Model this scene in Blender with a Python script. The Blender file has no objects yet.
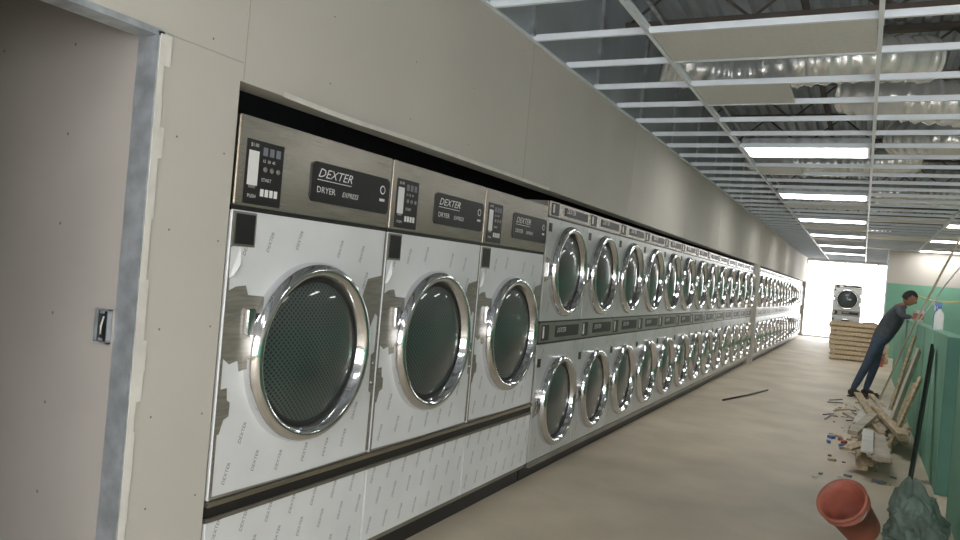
import bpy, bmesh, math, random
from mathutils import Vector, Matrix
from mathutils import noise as NZ
random.seed(7)
S=bpy.context.scene
try: S.view_settings.view_transform='Standard'
except Exception: pass

# ------------------------------------------------ materials
def mat(name, col, rough=.5, metal=0., noise=0., nscale=8., bump=0., bscale=60., stretch=None, coat=0., emit=None, estr=0., spec=.5, col2=None):
    m=bpy.data.materials.new(name); m.use_nodes=True
    nt=m.node_tree; b=nt.nodes['Principled BSDF']
    b.inputs['Base Color'].default_value=(*col,1); b.inputs['Roughness'].default_value=rough
    b.inputs['Metallic'].default_value=metal; b.inputs['Specular IOR Level'].default_value=spec
    b.inputs['Coat Weight'].default_value=coat; b.inputs['Coat Roughness'].default_value=.04
    if emit: b.inputs['Emission Color'].default_value=(*emit,1); b.inputs['Emission Strength'].default_value=estr
    tc=nt.nodes.new('ShaderNodeTexCoord'); mp=nt.nodes.new('ShaderNodeMapping')
    nt.links.new(tc.outputs['Object'],mp.inputs['Vector'])
    if stretch: mp.inputs['Scale'].default_value=stretch
    if noise>0 or col2:
        n=nt.nodes.new('ShaderNodeTexNoise'); n.inputs['Scale'].default_value=nscale; n.inputs['Detail'].default_value=6
        nt.links.new(mp.outputs[0],n.inputs['Vector'])
        r=nt.nodes.new('ShaderNodeValToRGB'); r.color_ramp.elements[0].position=.3; r.color_ramp.elements[1].position=.7
        c2=col2 if col2 else tuple(min(1,c*(1+noise)) for c in col)
        c1=tuple(c*(1-noise) for c in col)
        r.color_ramp.elements[0].color=(*c1,1); r.color_ramp.elements[1].color=(*c2,1)
        nt.links.new(n.outputs['Fac'],r.inputs[0]); nt.links.new(r.outputs[0],b.inputs['Base Color'])
    if bump>0:
        n2=nt.nodes.new('ShaderNodeTexNoise'); n2.inputs['Scale'].default_value=bscale; n2.inputs['Detail'].default_value=4
        nt.links.new(mp.outputs[0],n2.inputs['Vector'])
        bp=nt.nodes.new('ShaderNodeBump'); bp.inputs['Strength'].default_value=bump; bp.inputs['Distance'].default_value=.01
        nt.links.new(n2.outputs['Fac'],bp.inputs['Height']); nt.links.new(bp.outputs[0],b.inputs['Normal'])
    return m
M={}
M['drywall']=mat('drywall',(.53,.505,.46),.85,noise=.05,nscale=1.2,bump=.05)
M['drywall_dim']=mat('drywall_hall_shaded',(.34,.32,.295),.85,noise=.06,nscale=2)  # darker copy of the drywall; the hall's dim light is put into the colour
M['seam']=mat('seam',(.40,.38,.34),.9)
M['screw']=mat('screw',(.14,.13,.12),.6)
M['green']=mat('green_board',(.20,.44,.32),.7,noise=.10,nscale=1.5)
M['green_shade_joint']=mat('green_board_shade_joint',(.08,.19,.15),.8,noise=.1,nscale=3)  # darker green: shade painted on the wall ends; also the board joints
M['floor']=mat('dusty_concrete',(.58,.505,.39),.6,noise=.15,nscale=1.4,bump=.15,bscale=25)
M['film']=mat('protective_film',(.80,.82,.84),.28,metal=.12,noise=.05,nscale=3,bump=.12,bscale=10)
M['film2']=mat('protective_film_grey',(.60,.62,.61),.32,metal=.25,noise=.07,nscale=3,bump=.08,bscale=10)
M['steel']=mat('brushed_steel',(.46,.43,.38),.26,metal=1.,noise=.16,nscale=6,stretch=(1,1,30),bump=.03,bscale=40)
M['bare']=mat('bare_steel_patch',(.33,.31,.275),.38,metal=.55,noise=.2,nscale=9,stretch=(1,1,8))
M['steeld']=mat('dull_steel',(.33,.32,.29),.38,metal=.9,noise=.15,nscale=5)
M['chrome']=mat('chrome',(.76,.77,.79),.09,metal=1.)
M['black']=mat('black_plastic',(.012,.012,.013),.4)
M['rubber']=mat('rubber',(.02,.02,.02),.6)
M['void_shade']=mat('painted_void_shade',(.02,.02,.022),.9)  # near-black colour paints the shade of the unlit space behind the dryers
M['print']=mat('film_print',(.20,.21,.25),.6)
M['white']=mat('white_ink',(.8,.8,.8),.5)
M['grid']=mat('grid_painted_steel',(.80,.86,.93),.4,noise=.04,nscale=4)
M['tile']=mat('ceiling_tile',(.72,.72,.70),.9,noise=.05,nscale=60)
M['deck']=mat('galvanised_deck',(.43,.48,.54),.5,metal=.1,noise=.15,nscale=2)
M['joist']=mat('joist_primer',(.13,.11,.10),.7,noise=.1)
M['foil']=mat('duct_foil',(.94,.95,.96),.22,metal=.65,noise=.06,nscale=5,bump=.9,bscale=12)
M['galv']=mat('galvanised',(.50,.54,.58),.35,metal=.6,noise=.25,nscale=14)
M['lamp']=mat('troffer_lens',(.9,.9,.9),.5,emit=(1,.98,.95),estr=14.)
M['wood']=mat('raw_lumber',(.52,.41,.27),.8,noise=.3,nscale=5,stretch=(6,1,6))
M['wood2']=mat('grey_lumber',(.50,.44,.36),.8,noise=.25,nscale=5)
M['terra']=mat('red_plastic',(.48,.16,.11),.55,noise=.22,nscale=9)
M['bag']=mat('dusty_tarp',(.19,.26,.225),.6,noise=.35,nscale=7,bump=.4,bscale=12)
M['denim']=mat('denim',(.06,.085,.13),.85,noise=.2,nscale=20)
M['jacket']=mat('jacket',(.075,.085,.10),.8,noise=.2,nscale=15)
M['skin']=mat('skin',(.30,.16,.10),.55)
M['hair']=mat('hair',(.02,.015,.012),.7)
M['boot']=mat('boot',(.06,.045,.035),.7)
M['yellow']=mat('yellow_rubber',(.75,.55,.06),.5)
M['blue']=mat('blue_plastic',(.08,.2,.5),.4)
M['pvc']=mat('pvc',(.66,.60,.48),.45)
M['alu']=mat('aluminium',(.6,.6,.6),.35,metal=.8)
M['brush']=mat('compound',(.66,.64,.60),.9,noise=.1,nscale=9)
def drum(name,c1,c2,scale):
    m=bpy.data.materials.new(name); m.use_nodes=True; nt=m.node_tree; b=nt.nodes['Principled BSDF']
    tc=nt.nodes.new('ShaderNodeTexCoord'); mp=nt.nodes.new('ShaderNodeMapping')
    mp.inputs['Rotation'].default_value=(math.radians(45),0,0); mp.inputs['Scale'].default_value=(0.0,scale,scale)
    nt.links.new(tc.outputs['Object'],mp.inputs['Vector'])
    v=nt.nodes.new('ShaderNodeTexVoronoi'); v.inputs['Randomness'].default_value=0.; v.inputs['Scale'].default_value=1
    nt.links.new(mp.outputs[0],v.inputs['Vector'])
    r=nt.nodes.new('ShaderNodeValToRGB'); r.color_ramp.elements[0].position=.25; r.color_ramp.elements[1].position=.38
    r.color_ramp.elements[0].color=(*c1,1); r.color_ramp.elements[1].color=(*c2,1)
    nt.links.new(v.outputs['Distance'],r.inputs[0])
    n=nt.nodes.new('ShaderNodeTexNoise'); n.inputs['Scale'].default_value=2.2; nt.links.new(tc.outputs['Object'],n.inputs['Vector'])
    mx=nt.nodes.new('ShaderNodeMix'); mx.data_type='RGBA'; mx.inputs['B'].default_value=(.006,.020,.019,1)
    nt.links.new(r.outputs[0],mx.inputs['A']); nt.links.new(n.outputs['Fac'],mx.inputs['Factor'])
    nt.links.new(mx.outputs['Result'],b.inputs['Base Color'])
    b.inputs['Roughness'].default_value=.35; b.inputs['Coat Weight'].default_value=1; b.inputs['Coat Roughness'].default_value=.03
    return m
M['glass']=drum('porthole_glass',(.004,.007,.007),(.095,.125,.12),62)
MK=list(M.keys()); MI={k:i for i,k in enumerate(MK)}

# ------------------------------------------------ mesh builder
class MB:
    def __init__(s): s.v=[]; s.f=[]; s.m=[]; s.s=[]
    def add(s,vs,fs,m,smooth=False,mx=None):
        o=len(s.v)
        for p in vs:
            p=Vector(p); s.v.append(tuple(mx@p if mx else p))
        for f in fs: s.f.append([i+o for i in f]); s.m.append(m); s.s.append(smooth)
    def box(s,x0,x1,y0,y1,z0,z1,m,mx=None,bev=0.):
        if bev>0:
            bm=bmesh.new(); bmesh.ops.create_cube(bm,size=1)
            for v in bm.verts: v.co=Vector(((x0+x1)/2+v.co.x*(x1-x0),(y0+y1)/2+v.co.y*(y1-y0),(z0+z1)/2+v.co.z*(z1-z0)))
            bmesh.ops.bevel(bm,geom=bm.edges[:],offset=bev,segments=2,affect='EDGES')
            bm.verts.index_update(); s.add([v.co.copy() for v in bm.verts],[[v.index for v in f.verts] for f in bm.faces],m,False,mx); bm.free(); return
        vs=[(x,y,z) for x in (x0,x1) for y in (y0,y1) for z in (z0,z1)]
        s.add(vs,[(0,1,3,2),(4,6,7,5),(0,4,5,1),(2,3,7,6),(0,2,6,4),(1,5,7,3)],m,False,mx)
    def lathe(s,prof,yc,zc,seg,m,mx=None,smooth=True,cap=False):
        vs=[];fs=[]
        for r,x in prof:
            for i in range(seg):
                a=2*math.pi*i/seg; vs.append((x,yc+r*math.cos(a),zc+r*math.sin(a)))
        for k in range(len(prof)-1):
            for i in range(seg):
                j=(i+1)%seg; fs.append((k*seg+i,k*seg+j,(k+1)*seg+j,(k+1)*seg+i))
        if cap: fs.append([ (len(prof)-1)*seg+i for i in range(seg)])
        s.add(vs,fs,m,smooth,mx)
    def tube(s,pts,r,m,seg=8,smooth=True,rf=None):
        pts=[Vector(p) for p in pts]; vs=[];fs=[]
        for k,p in enumerate(pts):
            t=(pts[min(k+1,len(pts)-1)]-pts[max(k-1,0)]).normalized()
            a=t.cross(Vector((0,0,1)));
            if a.length<.05: a=t.cross(Vector((0,1,0)))
            a.normalize(); b=t.cross(a); rr=rf(k) if rf else r
            for i in range(seg):
                an=2*math.pi*i/seg; vs.append(p+a*math.cos(an)*rr+b*math.sin(an)*rr)
        for k in range(len(pts)-1):
            for i in range(seg):
                j=(i+1)%seg; fs.append((k*seg+i,k*seg+j,(k+1)*seg+j,(k+1)*seg+i))
        fs.append(list(range(seg))); fs.append([(len(pts)-1)*seg+i for i in range(seg)])
        s.add(vs,fs,m,smooth)
    def poly(s,pts,m): s.add(pts,[list(range(len(pts)))],m)
    def mesh(s,name):
        me=bpy.data.meshes.new(name); me.from_pydata(s.v,[],s.f)
        used=sorted(set(s.m),key=lambda k:MI[k]); 
        for k in used: me.materials.append(M[k])
        for p,k,sm in zip(me.polygons,s.m,s.s): p.material_index=used.index(k); p.use_smooth=sm
        bm=bmesh.new(); bm.from_mesh(me); bmesh.ops.recalc_face_normals(bm,faces=bm.faces[:]); bm.to_mesh(me); bm.free()
        return me
    def obj(s,name,loc=(0,0,0),rot=(0,0,0),parent=None):
        return link(name,s.mesh(name),loc,rot,parent)
def link(name,me,loc=(0,0,0),rot=(0,0,0),parent=None):
    o=bpy.data.objects.new(name,me); S.collection.objects.link(o); o.location=loc; o.rotation_euler=rot
    if parent: o.parent=parent
    return o
_tc={}
def textgeo(t,shear=0.):
    if (t,shear) in _tc: return _tc[(t,shear)]
    cu=bpy.data.curves.new('t','FONT'); cu.body=t; cu.resolution_u=2; cu.shear=shear
    o=bpy.data.objects.new('t',cu); S.collection.objects.link(o); bpy.context.view_layer.update()
    me=bpy.data.meshes.new_from_object(o.evaluated_get(bpy.context.evaluated_depsgraph_get()))
    g=([v.co.copy() for v in me.vertices],[list(p.vertices) for p in me.polygons])
    bpy.data.objects.remove(o); bpy.data.meshes.remove(me); _tc[(t,shear)]=g; return g
def text(mb,t,size,x,y,z,m,shear=0.,rot=0.,wide=1.):
    vs,fs=textgeo(t,shear); c,sn=math.cos(rot),math.sin(rot)
    mb.add([(x,y+(v.x*wide*c-v.y*sn)*size,z+(v.x*wide*sn+v.y*c)*size) for v in vs],fs,m)
def beam(mb,p,q,w,h,m):
    p=Vector(p);q=Vector(q);t=(q-p);L=t.length;t.normalize(); z=Vector((0,0,1)) if abs(t.z)<.9 else Vector((0,1,0))
    s=t.cross(z).normalized(); u=s.cross(t)
    mx=Matrix((( s.x,t.x,u.x,p.x),(s.y,t.y,u.y,p.y),(s.z,t.z,u.z,p.z),(0,0,0,1)))
    mb.box(-w/2,w/2,0,L,-h/2,h/2,m,mx)

# ------------------------------------------------ camera
H=1.47; F=750.; s_=.087
a=Vector((863-480,-(302-270),-F)).normalized(); b=Vector((1,-s_,0))
up=b.cross(a).normalized(); yv=a; xv=yv.cross(up)
R=Matrix((xv,yv,up))
cd=bpy.data.cameras.new('camera'); cam=bpy.data.objects.new('camera',cd); S.collection.objects.link(cam)
mw=R.to_4x4(); mw.translation=Vector((0,0,H)); cam.matrix_world=mw
cd.sensor_width=36; cd.lens=36*F/960; cd.clip_start=.05; cd.clip_end=200
S.camera=cam

WX=-2.0; CH=2.94
# ------------------------------------------------ room shell
mb=MB(); mb.box(-7,7,-5,34,-.12,0,'floor'); mb.obj('floor')
def screws(mb,x,y0,y1,zs,dy=.41):
    y=y0
    while y<y1:
        for z in zs:
            yy=y+random.uniform(-.01,.01); zz=z+random.uniform(-.015,.015)
            mb.poly([(x,yy+.004*math.cos(q*math.pi/3),zz+.004*math.sin(q*math.pi/3)) for q in range(6)],'screw')
        y+=dy
mb=MB()
JY=1.59; DY0=1.947; WT=.085
mb.box(WX-WT,WX,JY,DY0-.01,0,CH+.03,'drywall')
mb.box(WX-WT,WX,.45,JY,2.12,CH+.03,'drywall')
mb.box(WX-WT,WX,-4,.45,0,CH+.03,'drywall')
mb.box(WX-.12,WX,DY0-.01,31,2.055,CH+.03,'drywall')
mb.box(WX-.12,WX,-4,31,CH+.03,4.1,'deck')
for k in range(26):
    y=-3.5+1.3*k; mb.box(WX,WX+.03,y,y+.04,CH+.03,4.1,'galv')
for yy in (1.95,4.39,6.83,9.27,11.7,14.1,16.6): mb.box(WX,WX+.0012,yy,yy+.004,2.06,CH,'seam')
mb.box(WX,WX+.0012,JY,DY0,2.118,2.122,'seam')
screws(mb,WX+.002,1.2,12,(2.16,2.45,2.86),.61)
screws(mb,WX+.002,1.68,1.95,(.3,.6,.9,1.2,1.5,1.8),.22)
mb.obj('wall_left')
mb=MB()
mb.box(WX-WT-.002,WX+.003,JY-.004,JY+.018,0,2.12,'galv'); mb.box(WX-WT-.002,WX+.003,.44,JY+.018,2.105,2.125,'galv')
for i in range(22):
    z=i*.096; mb.box(WX+.002,WX+.0045,JY+.004,JY+.02+random.uniform(.004,.03),z,z+.097,'brush')
mb.obj('trim_1')
mb=MB(); mb.box(-6.5,WX-WT-.002,JY+.0,JY+.12,0,2.8,'drywall_dim')
yq=JY-.002
for xx in (-2.4,-2.8,-3.2,-3.6):
    for z in (.3,.6,.9,1.2,1.5,1.8,2.1,2.4):
        mb.poly([(xx+.006*math.cos(q*math.pi/3),yq,z+.006*math.sin(q*math.pi/3)) for q in range(6)],'screw')
mb.obj('wall_hall_right')
mb=MB(); mb.box(-6.5,WX-WT-.01,-.4,-.3,0,2.8,'drywall_dim'); mb.obj('wall_hall_left')
mb=MB(); mb.box(-6.6,-6.5,-.4,JY+.12,0,2.8,'drywall_dim'); mb.obj('wall_hall_end')
mb=MB(); mb.box(-6.6,WX-WT-.01,-.4,JY+.12,2.8,2.9,'drywall_dim'); mb.obj('ceiling_hall')
mb=MB()
mb.box(-.034,-.028,-.014,0,-.055,.055,'galv'); mb.box(.028,.034,-.014,0,-.055,.055,'galv')
mb.box(-.034,.034,-.014,0,.049,.055,'galv'); mb.box(-.034,.034,-.014,0,-.055,-.049,'galv'); mb.box(-.028,.028,-.004,0,-.049,.049,'black')
for dz in (-.046,.040): mb.box(-.008,.008,-.013,-.009,dz,dz+.008,'galv')
mb.tube([(0,-.005,.03),(.01,-.02,.0),(.0,-.012,-.025)],.003,'white',6)
mb.obj('electrical_outlet_box',(-2.135,JY-.002,1.185))
mb=MB(); mb.box(-3.3,-3.2,1.75,31,0,4.1,'void_shade'); mb.obj('wall_utility_back')
mb=MB(); mb.box(6,6.12,-4,31,0,1.3,'green'); mb.box(6,6.12,-4,31,1.3,4.1,'drywall'); mb.obj('wall_right')
mb=MB(); mb.box(.52,6,23.4,23.52,0,2.05,'green'); mb.box(.52,6,23.4,23.52,2.05,4.1,'drywall')
mb.box(.51,.55,23.39,23.53,0,CH,'galv')
mb.obj('wall_partition')
mb=MB(); mb.box(-3.2,6,31,31.15,2.9,4.1,'drywall'); mb.box(-3.2,-2.0,31,31.15,0,2.9,'drywall'); mb.box(1.2,6,31,31.15,0,2.9,'drywall')
mb.obj('wall_end')
mb=MB()
for x in (-1.98,-.7,.4,1.17): mb.box(x-.02,x+.02,31.0,31.1,0,2.9,'alu')
mb.box(-2,1.2,31,31.1,0,.06,'alu'); mb.box(-2,1.2,31,31.1,2.86,2.9,'alu'); mb.obj('window_1')
mb=MB(); mb.box(-2.2,6,-4.15,-4,2.9,4.1,'drywall'); mb.box(-2.2,6,-4.15,-4,0,.5,'drywall'); mb.box(-2.2,-1.5,-4.15,-4,.5,2.9,'drywall')  # opening left in this unseen wall so world light reaches the near end
mb.obj('wall_back')
mb=MB()
for k in range(6): mb.box(-1.5+1.5*k-.03,-1.5+1.5*k+.03,-4.1,-4.03,.5,2.9,'alu')
mb.box(-1.5,6,-4.1,-4.03,.5,.56,'alu'); mb.box(-1.5,6,-4.1,-4.03,2.84,2.9,'alu'); mb.obj('added_light_window')  # window added behind the camera to light the near end
mb=MB(); x=-3.3; 
while x<6.2:
    z=4.1
    for (xa,za,xb,zb) in ((x,z,x+.06,z),(x+.06,z,x+.08,z+.05),(x+.08,z+.05,x+.13,z+.05),(x+.13,z+.05,x+.15,z)):
        mb.add([(xa,-4.2,za),(xb,-4.2,zb),(xb,31.2,zb),(xa,31.2,za)],[(0,1,2,3)],'deck')
    x+=.15
mb.box(-3.4,6.3,-4.3,31.3,4.2,4.3,'deck'); mb.obj('ceiling')
MX=[-1.25,-.03,1.19,2.41,3.63,4.85]; GY0=4.35-.61*13
mb=MB(); y=-3
while y<31:
    mb.box(-1.96,5.98,y-.05,y+.05,4.03,4.08,'joist'); mb.box(-1.96,5.98,y-.04,y+.04,3.60,3.64,'joist')
    x=-1.95; k=0
    while x<5.4:
        mb.tube([(x,y,3.62 if k%2==0 else 4.03),(x+.5,y,4.03 if k%2==0 else 3.62)],.012,'joist',6); x+=.5; k+=1
    y+=1.83
beam(mb,(-1.0,4.6,4.0),(.1,6.6,3.7),.07,.07,'joist'); beam(mb,(.1,5.2,3.66),(1.6,7.6,3.95),.08,.10,'joist')
mb.obj('roof_joists')
mb=MB()
def tee(mb,x0,y0,x1,y1,w=.026):
    h=.045
    if abs(x1-x0)<1e-6:
        mb.box(x0-w/2,x0+w/2,y0,y1,CH,CH+.004,'grid'); mb.box(x0-.002,x0+.002,y0,y1,CH+.004,CH+h,'grid'); mb.box(x0-.008,x0+.008,y0,y1,CH+h,CH+h+.008,'grid')
    else:
        mb.box(x0,x1,y0-w/2,y0+w/2,CH+.001,CH+.005,'grid'); mb.box(x0,x1,y0-.002,y0+.002,CH+.005,CH+h-.01,'grid'); mb.box(x0,x1,y0-.006,y0+.006,CH+h-.01,CH+h-.003,'grid')
for x in MX: tee(mb,x,-3.9,x,30.9)
ys=[GY0+.61*k for k in range(58) if GY0+.61*k<30.9]
for y in ys: tee(mb,WX+.003,y,5.98,y)
mb.box(WX,WX+.03,-3.9,31,CH,CH+.004,'grid'); mb.box(WX,WX+.003,-3.9,31,CH,CH+.03,'grid')
mb.obj('ceiling_grid')
mb=MB()
def tile(ix,k,part=1.):
    y=4.35+.61*k; mb.box(MX[ix]+.015,MX[ix]+.015+1.19*part,y+.015,y+.595,CH+.006,CH+.024,'tile')
tile(0,0); tile(0,2,.55); tile(0,8,.4)
for k in (14,20,21,26): tile(0,k,1)
for k in (17,23,24,30): tile(1,k,1)
for k in (19,22,28): tile(2,k)
mb.obj('ceiling_tiles')
mb=MB()
mb.box(.02,1.2,.015,.595,.012,.10,'galv'); mb.box(.02,1.2,.015,.595,.004,.012,'white')
mb.box(.05,1.17,.06,.55,.0,.006,'lamp')
for q in range(1,3): mb.box(.05,1.17,.06+.49*q/3-.006,.06+.49*q/3+.006,-.003,.004,'white')
tro=mb.mesh('troffer_light')
for k in (6,12,18,24,30,36): link('troffer_light',tro,(MX[0],4.35+.61*k,CH))
for k in (-8,18,24,30): link('troffer_light',tro,(MX[2],4.35+.61*k,CH))
for k in (0,6,12): link('troffer_light',tro,(MX[3],4.35+.61*k,CH))
link('troffer_light',tro,(MX[0],4.35-.61*8,CH))
def duct(pts,r,name):
    P=[Vector(p) for p in pts]; out=[]
    for i in range(len(P)-1):
        p0=P[max(i-1,0)];p1=P[i];p2=P[i+1];p3=P[min(i+2,len(P)-1)]
        n=max(4,int((p2-p1).length/.025))
        for t in range(n):
            t/=n; out.append(.5*((2*p1)+(-p0+p2)*t+(2*p0-5*p1+4*p2-p3)*t*t+(-p0+3*p1-3*p2+p3)*t**3))
    out.append(P[-1]); mb=MB(); mb.tube(out,r,'foil',20,rf=lambda k:r*(1+.06*math.sin(k*1.5708)+.03*random.uniform(-1,1)))
    mb.obj(name)
duct([(-1.6,6.1,3.30),(-1.1,6.3,3.22),(-.6,6.2,3.25),(-.1,6.3,3.30),(.3,6.6,3.36)],.17,'flexible_duct')
duct([(-.3,7.5,3.36),(.2,7.35,3.24),(.7,7.5,3.22),(1.2,7.9,3.3),(1.8,8.2,3.36)],.19,'flexible_duct')
duct([(.2,9.6,3.35),(.6,9.2,3.26),(1.1,9.3,3.22),(1.9,9.6,3.32),(3,9.7,3.35)],.2,'flexible_duct')
duct([(-1.5,11.0,3.35),(-1.0,10.7,3.24),(-.3,10.9,3.26),(.5,11.0,3.35)],.17,'flexible_duct')
duct([(-1.0,14,3.35),(0,13.6,3.25),(1.2,14,3.3),(3,13.6,3.35)],.2,'flexible_duct')
mb=MB()
mb.tube([(-.6,3,3.78),(-.5,30.9,3.78)],.03,'joist',8); mb.tube([(-1.6,-3,3.57),(-1.6,30.9,3.57)],.016,'galv',8)
mb.tube([(.6,-3,3.57),(.6,30.9,3.57)],.02,'joist',8)
mb.obj('sprinkler_pipes')

# ------------------------------------------------ dryers
def door(mb,yc,zc,R,x0=0.):
    k=R/.36
    prof=[(.362,0),(.362,.022),(.357,.040),(.345,.054),(.330,.060),(.316,.055),(.306,.040),(.300,.024),(.296,.014)]
    mb.lathe([(r*k,x0+x) for r,x in prof],yc,zc,64,'chrome')
    mb.lathe([(r*k,x0+x) for r,x in [(.297,.016),(.288,.020),(.280,.014)]],yc,zc,64,'rubber')
    g=[(.282,.012),(.27,.016),(.22,.026),(.15,.036),(.08,.042),(.001,.044)]
    mb.lathe([(r*k,x0+x) for r,x in g],yc,zc,64,'glass',cap=True)
def bigdryer():
    mb=MB(); W=.973; g=.004
    mb.box(-.9,-.016,g,W-g,.11,1.94,'steeld')
    mb.box(-.85,-.06,.0,W,0,.11,'black')
    mb.box(-.016,0,g,W-g,.565,1.605,'film',bev=.004)
    mb.box(-.016,.004,g,W-g,1.622,1.945,'steel',bev=.004)
    mb.box(-.016,-.006,g,W-g,1.603,1.624,'black')
    mb.box(-.016,.010,0,W,.545,.562,'steel'); mb.box(-.03,-.004,0,W,.50,.545,'black')
    mb.box(-.016,.004,0,W,.488,.503,'steeld')
    mb.box(-.016,.0,g,W-g,.14,.488,'film',bev=.003)
    yc=.487; zc=1.073; door(mb,yc,zc,.364)
    x=.0015
    def patch(pts,m='bare',xx=x): mb.poly([(xx,y,z) for y,z in pts],m)
    patch([(.008,1.08),(.008,1.31),(.05,1.33),(.10,1.335),(.115,1.30),(.20,1.295),(.20,1.10),(.15,1.03),(.10,1.02),(.09,1.06),(.05,1.05)])
    patch([(.008,.80),(.008,.96),(.05,.965),(.055,.92),(.07,.91),(.07,.86),(.045,.85),(.03,.80)])
    patch([(.93,.86),(.925,1.03),(.968,1.05),(.968,.84)])
    patch([(.82,1.30),(.85,1.38),(.968,1.40),(.968,1.20),(.93,1.22),(.90,1.16),(.86,1.22)])
    patch([(.945,.58),(.955,1.60),(.968,1.60),(.968,.58)])
    patch([(.008,.57),(.008,1.6),(.018,1.6),(.022,.57)])
    patch([(.012,.567),(.96,.567),(.96,.576),(.5,.572),(.012,.579)])
    for zz in (.90,.99): mb.lathe([(.008,.001),(.008,.006),(.001,.007)],.945,zz,8,'chrome')
    mb.box(0,.02,.105,.15,1.15,1.25,'chrome',bev=.005)
    mb.box(0,.003,.015,.125,1.475,1.60,'steeld'); mb.box(.001,.006,.024,.116,1.484,1.592,'black')
    mb.add([(.002,.012,1.47),(.002,.06,1.475),(.012,.055,1.41),(.018,.02,1.37),(.004,.012,1.36)],[(0,1,2,3,4)],'film')
    mb.box(.004,.0065,.045,.235,1.632,1.865,'black',bev=.001)
    mb.box(.0066,.008,.055,.105,1.70,1.825,'white'); 
    mb.box(.0066,.0075,.063,.097,1.69,1.70,'steeld')
    for i in range(3): mb.box(.0066,.0075,.125+.034*i,.148+.034*i,1.815,1.845,'print')
    for i in range(4): mb.box(.0066,.0075,.125+.024*i,.142+.024*i,1.665,1.692,'white')
    for i in range(3): mb.lathe([(.010,.0066),(.010,.008),(.001,.0082)],.142+.034*i,1.765,12,'steeld')
    text(mb,'15  30  45',.016,.0075,.125,1.79,'white'); text(mb,'START',.018,.0075,.125,1.72,'white'); text(mb,'PUSH',.018,.0075,.06,1.655,'white'); text(mb,'$1.00',.018,.0075,.06,1.84,'white')
    pl=[(.42,1.845),(.93,1.845),(.95,1.83),(.95,1.695),(.935,1.683),(.415,1.683),(.40,1.70),(.40,1.83)]
    n=len(pl); mb.add([(.004,y,z) for y,z in pl]+[(.009,y,z) for y,z in pl],[list(range(n,2*n))]+[(i,(i+1)%n,(i+1)%n+n,i+n) for i in range(n)],'black')
    text(mb,'DEXTER',.052,.0096,.435,1.785,'white',.35,wide=1.2); mb.box(.0092,.0098,.435,.66,1.772,1.775,'white')
    text(mb,'DRYER',.036,.0096,.435,1.722,'white',wide=1.1); text(mb,'EXPRESS',.030,.0096,.60,1.722,'white',.35)
    mb.lathe([(.020,.009),(.020,.0098),(.015,.0098)],.895,1.79,16,'white'); mb.box(.009,.0098,.875,.915,1.738,1.750,'white')
    for r in range(7):
        for c in range(7):
            y=.07+c*.14+(.07 if r%2 else 0)+random.uniform(-.015,.015); z=.62+r*.14+random.uniform(-.02,.02)
            if y>.90 or math.hypot(y-yc,z-zc)<.385 or (y<.22 and 1.0<z<1.36) or (y<.14 and z>1.45) or (y<.1 and .78<z<.98): continue
            text(mb,'DEXTER',.022,.0012,y,z,'print',.2,rot=math.radians(72))
    for c in range(7):
        for z in (.17,.30,.41): text(mb,'DEXTER',.022,.0012,.05+c*.135+(.06 if z==.30 else 0),z,'print',.2,rot=math.radians(72))
    return mb.mesh('tumble_dryer')
bd=bigdryer()
for i in range(3): link('tumble_dryer',bd,(WX,DY0+.973*i,0))
def stack():
    mb=MB(); W=.86; g=.004
    mb.box(-.9,-.016,g,W-g,.10,1.99,'steeld'); mb.box(-.85,-.06,0,W,0,.10,'black')
    mb.box(-.016,.004,g,W-g,1.885,1.99,'steel',bev=.004)
    mb.box(-.016,-.004,g,W-g,1.872,1.887,'black')
    mb.box(-.016,0,g,W-g,1.135,1.873,'film2',bev=.004)
    mb.box(-.016,.006,g,W-g,.985,1.125,'steeld',bev=.004); mb.box(-.016,-.004,g,W-g,.97,.99,'black'); mb.box(-.016,-.004,g,W-g,1.12,1.14,'black')
    mb.box(-.016,0,g,W-g,.14,.972,'film2',bev=.004); mb.box(-.02,.012,0,W,.105,.14,'steeld')
    door(mb,W/2,1.505,.335); door(mb,W/2,.54,.335)
    for z0,h in ((1.895,.085),(1.0,.11)):
        mb.box(.005,.008,.04,.17,z0,z0+h,'black'); mb.box(.008,.009,.05,.08,z0+.015,z0+h-.01,'white')
        mb.box(.005,.009,.30,.80,z0+.015,z0+h-.01,'black'); text(mb,'DEXTER',.05,.0096,.33,z0+h*.45,'white',.35)
    for zc in (1.505,.54):
        mb.box(0,.02,.03,.065,zc-.05,zc+.05,'chrome',bev=.004)
        mb.poly([(.0015,.01,zc-.09),(.0015,.01,zc+.09),(.0015,.09,zc+.08),(.0015,.10,zc-.07)],'bare')
        mb.box(0,.004,.02,.075,zc+.27,zc+.33,'black')
        mb.box(0,.012,W-.05,W-.02,zc+.1,zc+.18,'chrome'); mb.box(0,.012,W-.05,W-.02,zc-.18,zc-.1,'chrome')
    for y,z in ((.12,1.2),(.5,1.16),(.78,1.2),(.1,.22),(.76,.3),(.45,.16),(.75,.9),(.1,.86),(.74,1.82),(.25,1.84)):
        text(mb,'DEXTER',.022,.0012,y,z,'print',.2,rot=math.radians(72))
    return mb.mesh('stacked_dryer')
sd=stack(); SY=DY0+.973*3+.02
for i in range(13): link('stacked_dryer',sd,(WX,SY+.86*i,0))
Y2=SY+.86*13+.32
mb=MB(); mb.box(WX-.1,WX+.07,Y2-.12,Y2-.005,0,2.05,'drywall'); mb.box(WX-.1,WX-.02,Y2-.32,Y2-.12,0,2.05,'steeld'); mb.obj('trim_2')
for i in range(14): link('stacked_dryer',sd,(WX+.06,Y2+.86*i,0))
link('stacked_dryer',sd,(-.90,27.6,0),(0,0,-math.pi/2))
mb=MB()
N=40
def f(y):
    t=(y-2.12)/2.7; return 2.050-.016*math.exp(-((t-.12)/.16)**2)
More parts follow.
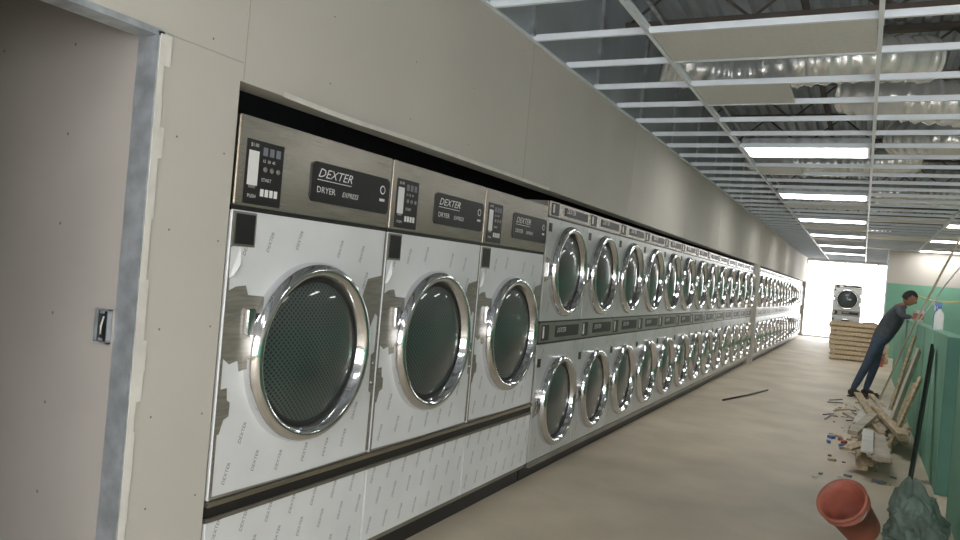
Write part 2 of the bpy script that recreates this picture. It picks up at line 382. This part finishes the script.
def fx(y):
    t=(y-2.12)/2.7; return WX+.012+.03*math.exp(-((t-.08)/.2)**2)
for i in range(N):
    y0=2.12+2.7*i/N; y1=2.12+2.7*(i+1)/N
    mb.add([(WX-.01,y0,2.056),(fx(y0),y0,f(y0)),(fx(y1),y1,f(y1)),(WX-.01,y1,2.056),(fx(y0),y0,f(y0)+.02),(fx(y1),y1,f(y1)+.02)],[(0,1,2,3),(1,2,5,4)],'brush')
mb.obj('trim_3')

# ------------------------------------------------ right side
PX=.62; PH=1.25
mb=MB(); mb.box(PX,PX+.13,7.0,17.2,0,PH,'green'); mb.box(PX-.001,PX+.131,6.99,7.0,0,PH,'green_shade_joint'); mb.box(PX-.002,PX+.132,7.0,17.2,PH,PH+.008,'green')  # end cap carries its shade as a darker green
for y in (8.22,9.44,10.66,11.88,13.1): mb.box(PX-.0015,PX,y,y+.006,0,PH,'green_shade_joint')
mb.obj('wall_pony')
mb=MB(); mb.box(PX+.02,PX+.15,2.6,6.3,0,PH-.04,'green'); mb.box(PX+.019,PX+.151,6.3,6.31,0,PH-.04,'green_shade_joint')
mb.obj('wall_pony_near')
mb=MB(); beam(mb,(.47,7.35,.012),(.590,7.9,1.12),.02,.13,'black'); mb.obj('leaning_board')
mb=MB()
rl=random.Random(21)
for i in range(46):
    L=rl.uniform(.7,1.7); y=rl.uniform(8.5,10.8); x=rl.uniform(.10,.48); an=rl.gauss(-.04,.17)
    if i%4==0: y=rl.uniform(7.5,8.7); x=rl.uniform(.06,.26); L=rl.uniform(.6,1.2)
    z=.02+.042*(i//8); w=rl.choice((.06,.09,.09,.14)); h=rl.choice((.022,.038))
    dx=math.sin(an)*L/2; dy=math.cos(an)*L/2
    xa=min(x-dx,.54);xb=min(x+dx,.54)
    if y-dy<8.0: xa=min(xa,.32); xb=min(xb,.35)
    beam(mb,(xa,y-dy,z),(xb,y+dy,z+rl.uniform(0,.06)),w,h,rl.choice(('wood','wood','wood2','brush')))
for (y,x0,yt,zt,w) in ((8.5,.33,8.9,.75,.05),(8.9,.30,9.5,1.0,.09),(9.3,.36,9.6,.62,.05),(9.8,.32,10.4,1.12,.04),(10.3,.35,10.6,.8,.09)):
    beam(mb,(x0,y,.02),(.583,yt,zt),.03,w,'wood' if w<.08 else 'wood2')
mb.obj('scrap_lumber_pile')
mb=MB()
for i in range(70):
    x=random.uniform(-.25,.35); y=random.uniform(6.8,12.0); s=random.uniform(.01,.035)
    mx=Matrix.Translation((x,y,s*.3))@Matrix.Rotation(random.uniform(0,3),4,'Z')
    mb.box(-s,s,-s*.6,s*.6,-s*.3,s*.3,random.choice(('brush','wood','white','print')),mx)
for i in range(8):
    x=-.16+random.uniform(-.08,.12); y=8.6+random.uniform(-.3,.3); mx=Matrix.Translation((x,y,.02))@Matrix.Rotation(random.uniform(0,3),4,'Z')
    mb.box(-.035,.035,-.015,.015,-.02,.012,random.choice(('blue','blue','terra')),mx,bev=.004)
for i in range(12):
    x=random.uniform(-.35,.1);y=random.uniform(10,13.5); an=random.gauss(.6,.5); L=random.uniform(.2,.6)
    beam(mb,(x,y,.01),(x+math.sin(an)*L,y+math.cos(an)*L,.012),.015,.012,random.choice(('black','wood')))
mb.obj('floor_debris')
mb=MB(); mb.tube([(-1.55,10.4,.012),(-1.35,11.2,.02),(-1.18,12.2,.012)],.012,'black',6); mb.obj('metal_rod')
def pallet():
    mb=MB()
    for i in range(8): mb.box(-.6,.6,0,.018,.02+i*.125,.11+i*.125,'wood')
    for x in (-.58,0,.54): mb.box(x,x+.04,.018,.10,0,1.0,'wood2')
    for i in range(4): mb.box(-.6,.6,.10,.118,.02+i*.29,.11+i*.29,'wood')
    return mb.mesh('wooden_pallet')
pm=pallet()
link('wooden_pallet',pm,(-.02,20.6,.02),(math.radians(-24),0,.25)); link('wooden_pallet',pm,(.06,20.95,.02),(math.radians(-20),0,.05))
link('wooden_pallet',pm,(.05,21.75,.02),(math.radians(-90),0,.2))
def bucket(name,loc,rot,m='terra',r=.135,h=.30):
    mb=MB(); 
    prof=[(.001,0),(r*.78,0),(r*.80,.012),(r*.93,h*.8),(r*1.04,h*.8),(r*1.05,h*.84),(r*.95,h*.86),(r*.97,h*.94),(r*1.07,h*.95),(r*1.08,h),(r*.96,h),(r*.90,h*.7),(r*.76,.02),(.001,.02)]
    mb.lathe(prof,0,0,40,m,mx=Matrix.Rotation(math.radians(-90),4,'Y'))
    pts=[(r*1.07*math.cos(t),-r*.9*math.sin(t),h*.9-.05*math.sin(t)) for t in [math.pi*i/16 for i in range(17)]]
    mb.tube(pts,.004,'galv',6); return mb.obj(name,loc,rot)
bucket('plastic_bucket',(.10,5.10,.115),(math.radians(50),0,math.radians(-32)))
bucket('plastic_bucket',(.42,19.9,0),(0,0,0))
mb=MB(); mb.box(.0,.5,26.2,26.7,0,.55,'wood2',bev=.01); mb.box(.05,.45,26.25,26.6,.55,.85,'terra',bev=.01); mb.obj('cardboard_boxes')
# slumped tarp bundle (broad shoulders, low gathered top)
bm=bmesh.new(); bmesh.ops.create_icosphere(bm,subdivisions=6,radius=1)
for v in bm.verts:
    p=v.co.copy(); h=(p.z+1)/2; rr=math.hypot(p.x,p.y); an=math.atan2(p.y,p.x)
    prof=.150*(max(0,1-h**2.2))**.5*(.85+.15*(1-h))+.012
    n=NZ.noise(p*1.6+Vector((3,1,2)))*.28+NZ.noise(p*4)*.2+NZ.noise(p*9)*.08
    q=prof*min(1,rr*1.8)*(1+n)
    v.co=Vector((math.cos(an)*q-.05*h*h,math.sin(an)*q*1.15,max(0,h*.40*(1+.22*NZ.noise(p*2.2+Vector((5,0,0))))-.01)))
me=bpy.data.meshes.new('tarp_bundle'); bm.to_mesh(me); bm.free(); me.materials.append(M['bag'])
for p in me.polygons: p.use_smooth=True
link('tarp_bundle',me,(.405,5.36,0),(0,0,.4))
mb=MB(); mb.tube([(.30,12.4,.01),(.60,10.87,1.275),(.82,9.4,2.12),(.98,8.4,2.72)],.013,'pvc',8); mb.obj('conduit_pole')
mb=MB(); mb.tube([(.50,11.3,.01),(.56,10.8,.75),(.60,10.45,1.27),(.80,9.7,1.75),(.98,9.3,2.1)],.008,'white',8); mb.obj('electrical_cable')
mb=MB()
for sx in (-.22,.22):
    beam(mb,(1.6+sx,10.2,0),(1.6+sx*.7,10.5,1.65),.03,.07,'yellow'); beam(mb,(1.6+sx,11.1,0),(1.6+sx*.7,10.6,1.65),.03,.05,'yellow')
for k in range(5): 
    q=(k+1)/6; mb.box(1.6-.22*(1-.3*q),1.6+.22*(1-.3*q),10.2+.3*q-.04,10.2+.3*q+.04,1.65*q-.015,1.65*q+.015,'alu')
mb.box(1.4,1.8,10.42,10.68,1.64,1.70,'yellow'); mb.obj('step_ladder')
mb=MB(); mb.tube([(1.5,10.69,1.715)]+[(1.5-.35*t,10.69+12.67*t,1.715+.14*t-.18*math.sin(math.pi*t)) for t in [i/20 for i in range(1,21)]],.014,'yellow',8); mb.obj('yellow_cord')
def bottle(x,y,m1,m2):
    mb=MB(); mb.lathe([(.001,0),(.04,0),(.042,.01),(.042,.14),(.035,.17),(.014,.2),(.014,.215)],0,0,20,m1,mx=Matrix.Rotation(math.radians(-90),4,'Y'))
    mb.lathe([(.018,.21),(.018,.235),(.001,.236)],0,0,16,m2,mx=Matrix.Rotation(math.radians(-90),4,'Y'))
    mb.box(-.045,.02,-.012,.012,.235,.27,m2,bev=.004); mb.box(-.035,-.025,-.006,.006,.19,.24,m2)
    mb.obj('spray_bottle',(x,y,PH+.008))
bottle(.68,8.7,'white','blue'); bottle(.69,8.95,'blue','white')
mb=MB(); mb.lathe([(.001,0),(.06,0),(.065,.16),(.069,.165),(.001,.165)],0,0,24,'white',mx=Matrix.Rotation(math.radians(-90),4,'Y')); mb.lathe([(.0655,.04),(.0665,.12)],0,0,24,'terra',mx=Matrix.Rotation(math.radians(-90),4,'Y')); mb.obj('paint_can',(.69,11.9,PH+.008))

# ------------------------------------------------ worker
root=bpy.data.objects.new('construction_worker',None); S.collection.objects.link(root); root.location=(0.0,13.1,0)
def skinmesh(name,verts,edges,radii,rooti,fn,parent,sub=2):
    me=bpy.data.meshes.new(name); me.from_pydata(verts,edges,[]); o=link(name+'_t',me)
    sk=o.modifiers.new('s','SKIN'); 
    for i,r in enumerate(radii):
        d=me.skin_vertices[0].data[i]; d.radius=(r if isinstance(r,tuple) else (r,r)); d.use_root=(i==rooti)
    sb=o.modifiers.new('b','SUBSURF'); sb.levels=sub; sb.render_levels=sub
    bpy.context.view_layer.update()
    m2=bpy.data.meshes.new_from_object(o.evaluated_get(bpy.context.evaluated_depsgraph_get())); bpy.data.objects.remove(o)
    m2.materials.clear(); ks=fn[0]; 
    for k in ks: m2.materials.append(M[k])
    for p in m2.polygons: p.use_smooth=True; p.material_index=fn[1](p.center)
    return link(name,m2,parent=parent)
V=[(.28,0,.93),(.34,0,1.05),(.41,0,1.20),(.47,0,1.36),(.53,0,1.44),(.565,0,1.50),
   (.27,.10,.88),(.24,.12,.50),(.14,.13,.10),(.26,.14,.05),
   (.25,-.10,.88),(.12,-.12,.50),(-.04,-.13,.10),(.08,-.14,.05),
   (.49,.19,1.40),(.53,.25,1.30),(.665,.20,1.315),
   (.49,-.19,1.40),(.53,-.25,1.30),(.665,-.18,1.315)]
E=[(0,1),(1,2),(2,3),(3,4),(4,5),(0,6),(6,7),(7,8),(8,9),(0,10),(10,11),(11,12),(12,13),(3,14),(14,15),(15,16),(3,17),(17,18),(18,19)]
Rr=[(.135,.15),(.125,.15),(.13,.165),(.135,.17),(.09,.09),(.055,.055),.095,.068,.05,.045,.095,.068,.05,.045,.07,.05,.034,.07,.05,.034]
skinmesh('body',V,E,Rr,0,(('denim','jacket','skin','boot'),lambda c:3 if c.z<.11 else (0 if c.z<.97 else (2 if (c.z>1.47 and abs(c.y)<.08) else 1))),root)
for sy in (1,-1):
    bx,by,bz=.67,sy*.19,1.305
    vs=[(bx,by,bz),(bx+.05,by,bz-.010)]; es=[(0,1)]; rs=[.028,(.036,.020)]
    for fi,(dy,L) in enumerate(((-.030,.070),(-.010,.080),(.010,.075),(.028,.060))):
        n=len(vs); vs+=[(bx+.075,by+dy,bz-.012),(bx+.075+L*.5,by+dy*1.15,bz-.016),(bx+.075+L,by+dy*1.2,bz-.032)]; es+=[(1,n),(n,n+1),(n+1,n+2)]; rs+=[.011,.0095,.008]
    n=len(vs); vs+=[(bx+.03,by-sy*.042,bz-.012),(bx+.065,by-sy*.062,bz-.020)]; es+=[(1,n),(n,n+1)]; rs+=[.013,.010]
    skinmesh('hand_%s'%('l' if sy>0 else 'r'),vs,es,rs,1,(('skin',),lambda c:0),root,1)
bm=bmesh.new(); bmesh.ops.create_uvsphere(bm,u_segments=32,v_segments=24,radius=1)
for v in bm.verts:
    p=v.co; x,y,z=p.x*.098,p.y*.076,p.z*.118
    if p.z<-.1: y*=1-.28*min(1,(-p.z-.1)); x*= (1-.10*(-p.z)) if p.x>0 else (1-.30*(-p.z))
    f_=p.x
    if f_>.6:
        nose=math.exp(-((p.y/.13)**2+((p.z+.12)/.20)**2)); x+=.024*nose
        for s in (1,-1): x-=.012*math.exp(-(((p.y-s*.38)/.17)**2+((p.z-.08)/.12)**2))
        x+=.006*math.exp(-((p.y/.3)**2+((p.z+.48)/.07)**2)); x-=.005*math.exp(-((p.y/.3)**2+((p.z+.40)/.03)**2)); x+=.008*math.exp(-((p.y/.25)**2+((p.z+.82)/.15)**2))
    v.co=Vector((x,y,z))
me=bpy.data.meshes.new('head'); bm.to_mesh(me); bm.free(); me.materials.append(M['skin']); me.materials.append(M['hair'])
for p in me.polygons:
    p.use_smooth=True; c=p.center; p.material_index=1 if (c.z>.055 or (c.x<-.01 and c.z>-.045)) else 0
hd=link('head',me,(.625,0,1.585),(0,math.radians(28),0),root)
bm=bmesh.new(); bmesh.ops.create_uvsphere(bm,u_segments=24,v_segments=16,radius=1)
for v in list(bm.verts):
    p=v.co; v.co=Vector((p.x*.104-.006,p.y*.082,p.z*.122+.006))*(1+.03*NZ.noise(p*6))
bmesh.ops.delete(bm,geom=[v for v in bm.verts if (v.co.x>.0 and v.co.z<.062) or v.co.z<-.05],context='VERTS')
me=bpy.data.meshes.new('hair'); bm.to_mesh(me); bm.free(); me.materials.append(M['hair'])
o=link('hair',me,parent=hd)
mb=MB()
for sy in (1,-1):
    mb.lathe([(.001,.004),(.012,.002),(.018,.006),(.022,0),(.018,-.006)],0,0,14,'skin',mx=Matrix.Translation((-.005,sy*.076,-.01))@Matrix.Rotation(sy*math.radians(75),4,'Z')@Matrix.Diagonal((1,1,1.5,1)))
    mb.lathe([(.011,0),(.008,.006),(.001,.009)],0,0,12,'white',mx=Matrix.Translation((.077,sy*.030,.010)))
    mb.lathe([(.005,.0075),(.001,.010)],0,0,10,'black',mx=Matrix.Translation((.077,sy*.030,.010)))
    mb.box(.083,.09,sy*.03-.014,sy*.03+.014,.026,.031,'hair')
mb.box(.085,.094,-.02,.02,-.053,-.047,'terra')
mb.obj('face_parts',parent=hd)
for nm,x,y in (('boot_l',.20,.135),('boot_r',.02,-.135)):
    mb=MB(); mb.box(-.13,.15,-.045,.045,0,.022,'rubber',bev=.008); mb.box(-.12,.02,-.04,.04,.02,.12,'boot',bev=.02); mb.box(-.06,.14,-.042,.042,.02,.075,'boot',bev=.02); mb.obj(nm,(x,y,0),parent=root)

# ------------------------------------------------ light
w=bpy.data.worlds.new('world'); S.world=w; w.use_nodes=True
w.node_tree.nodes['Background'].inputs[0].default_value=(1,.99,.985,1); w.node_tree.nodes['Background'].inputs[1].default_value=8.2
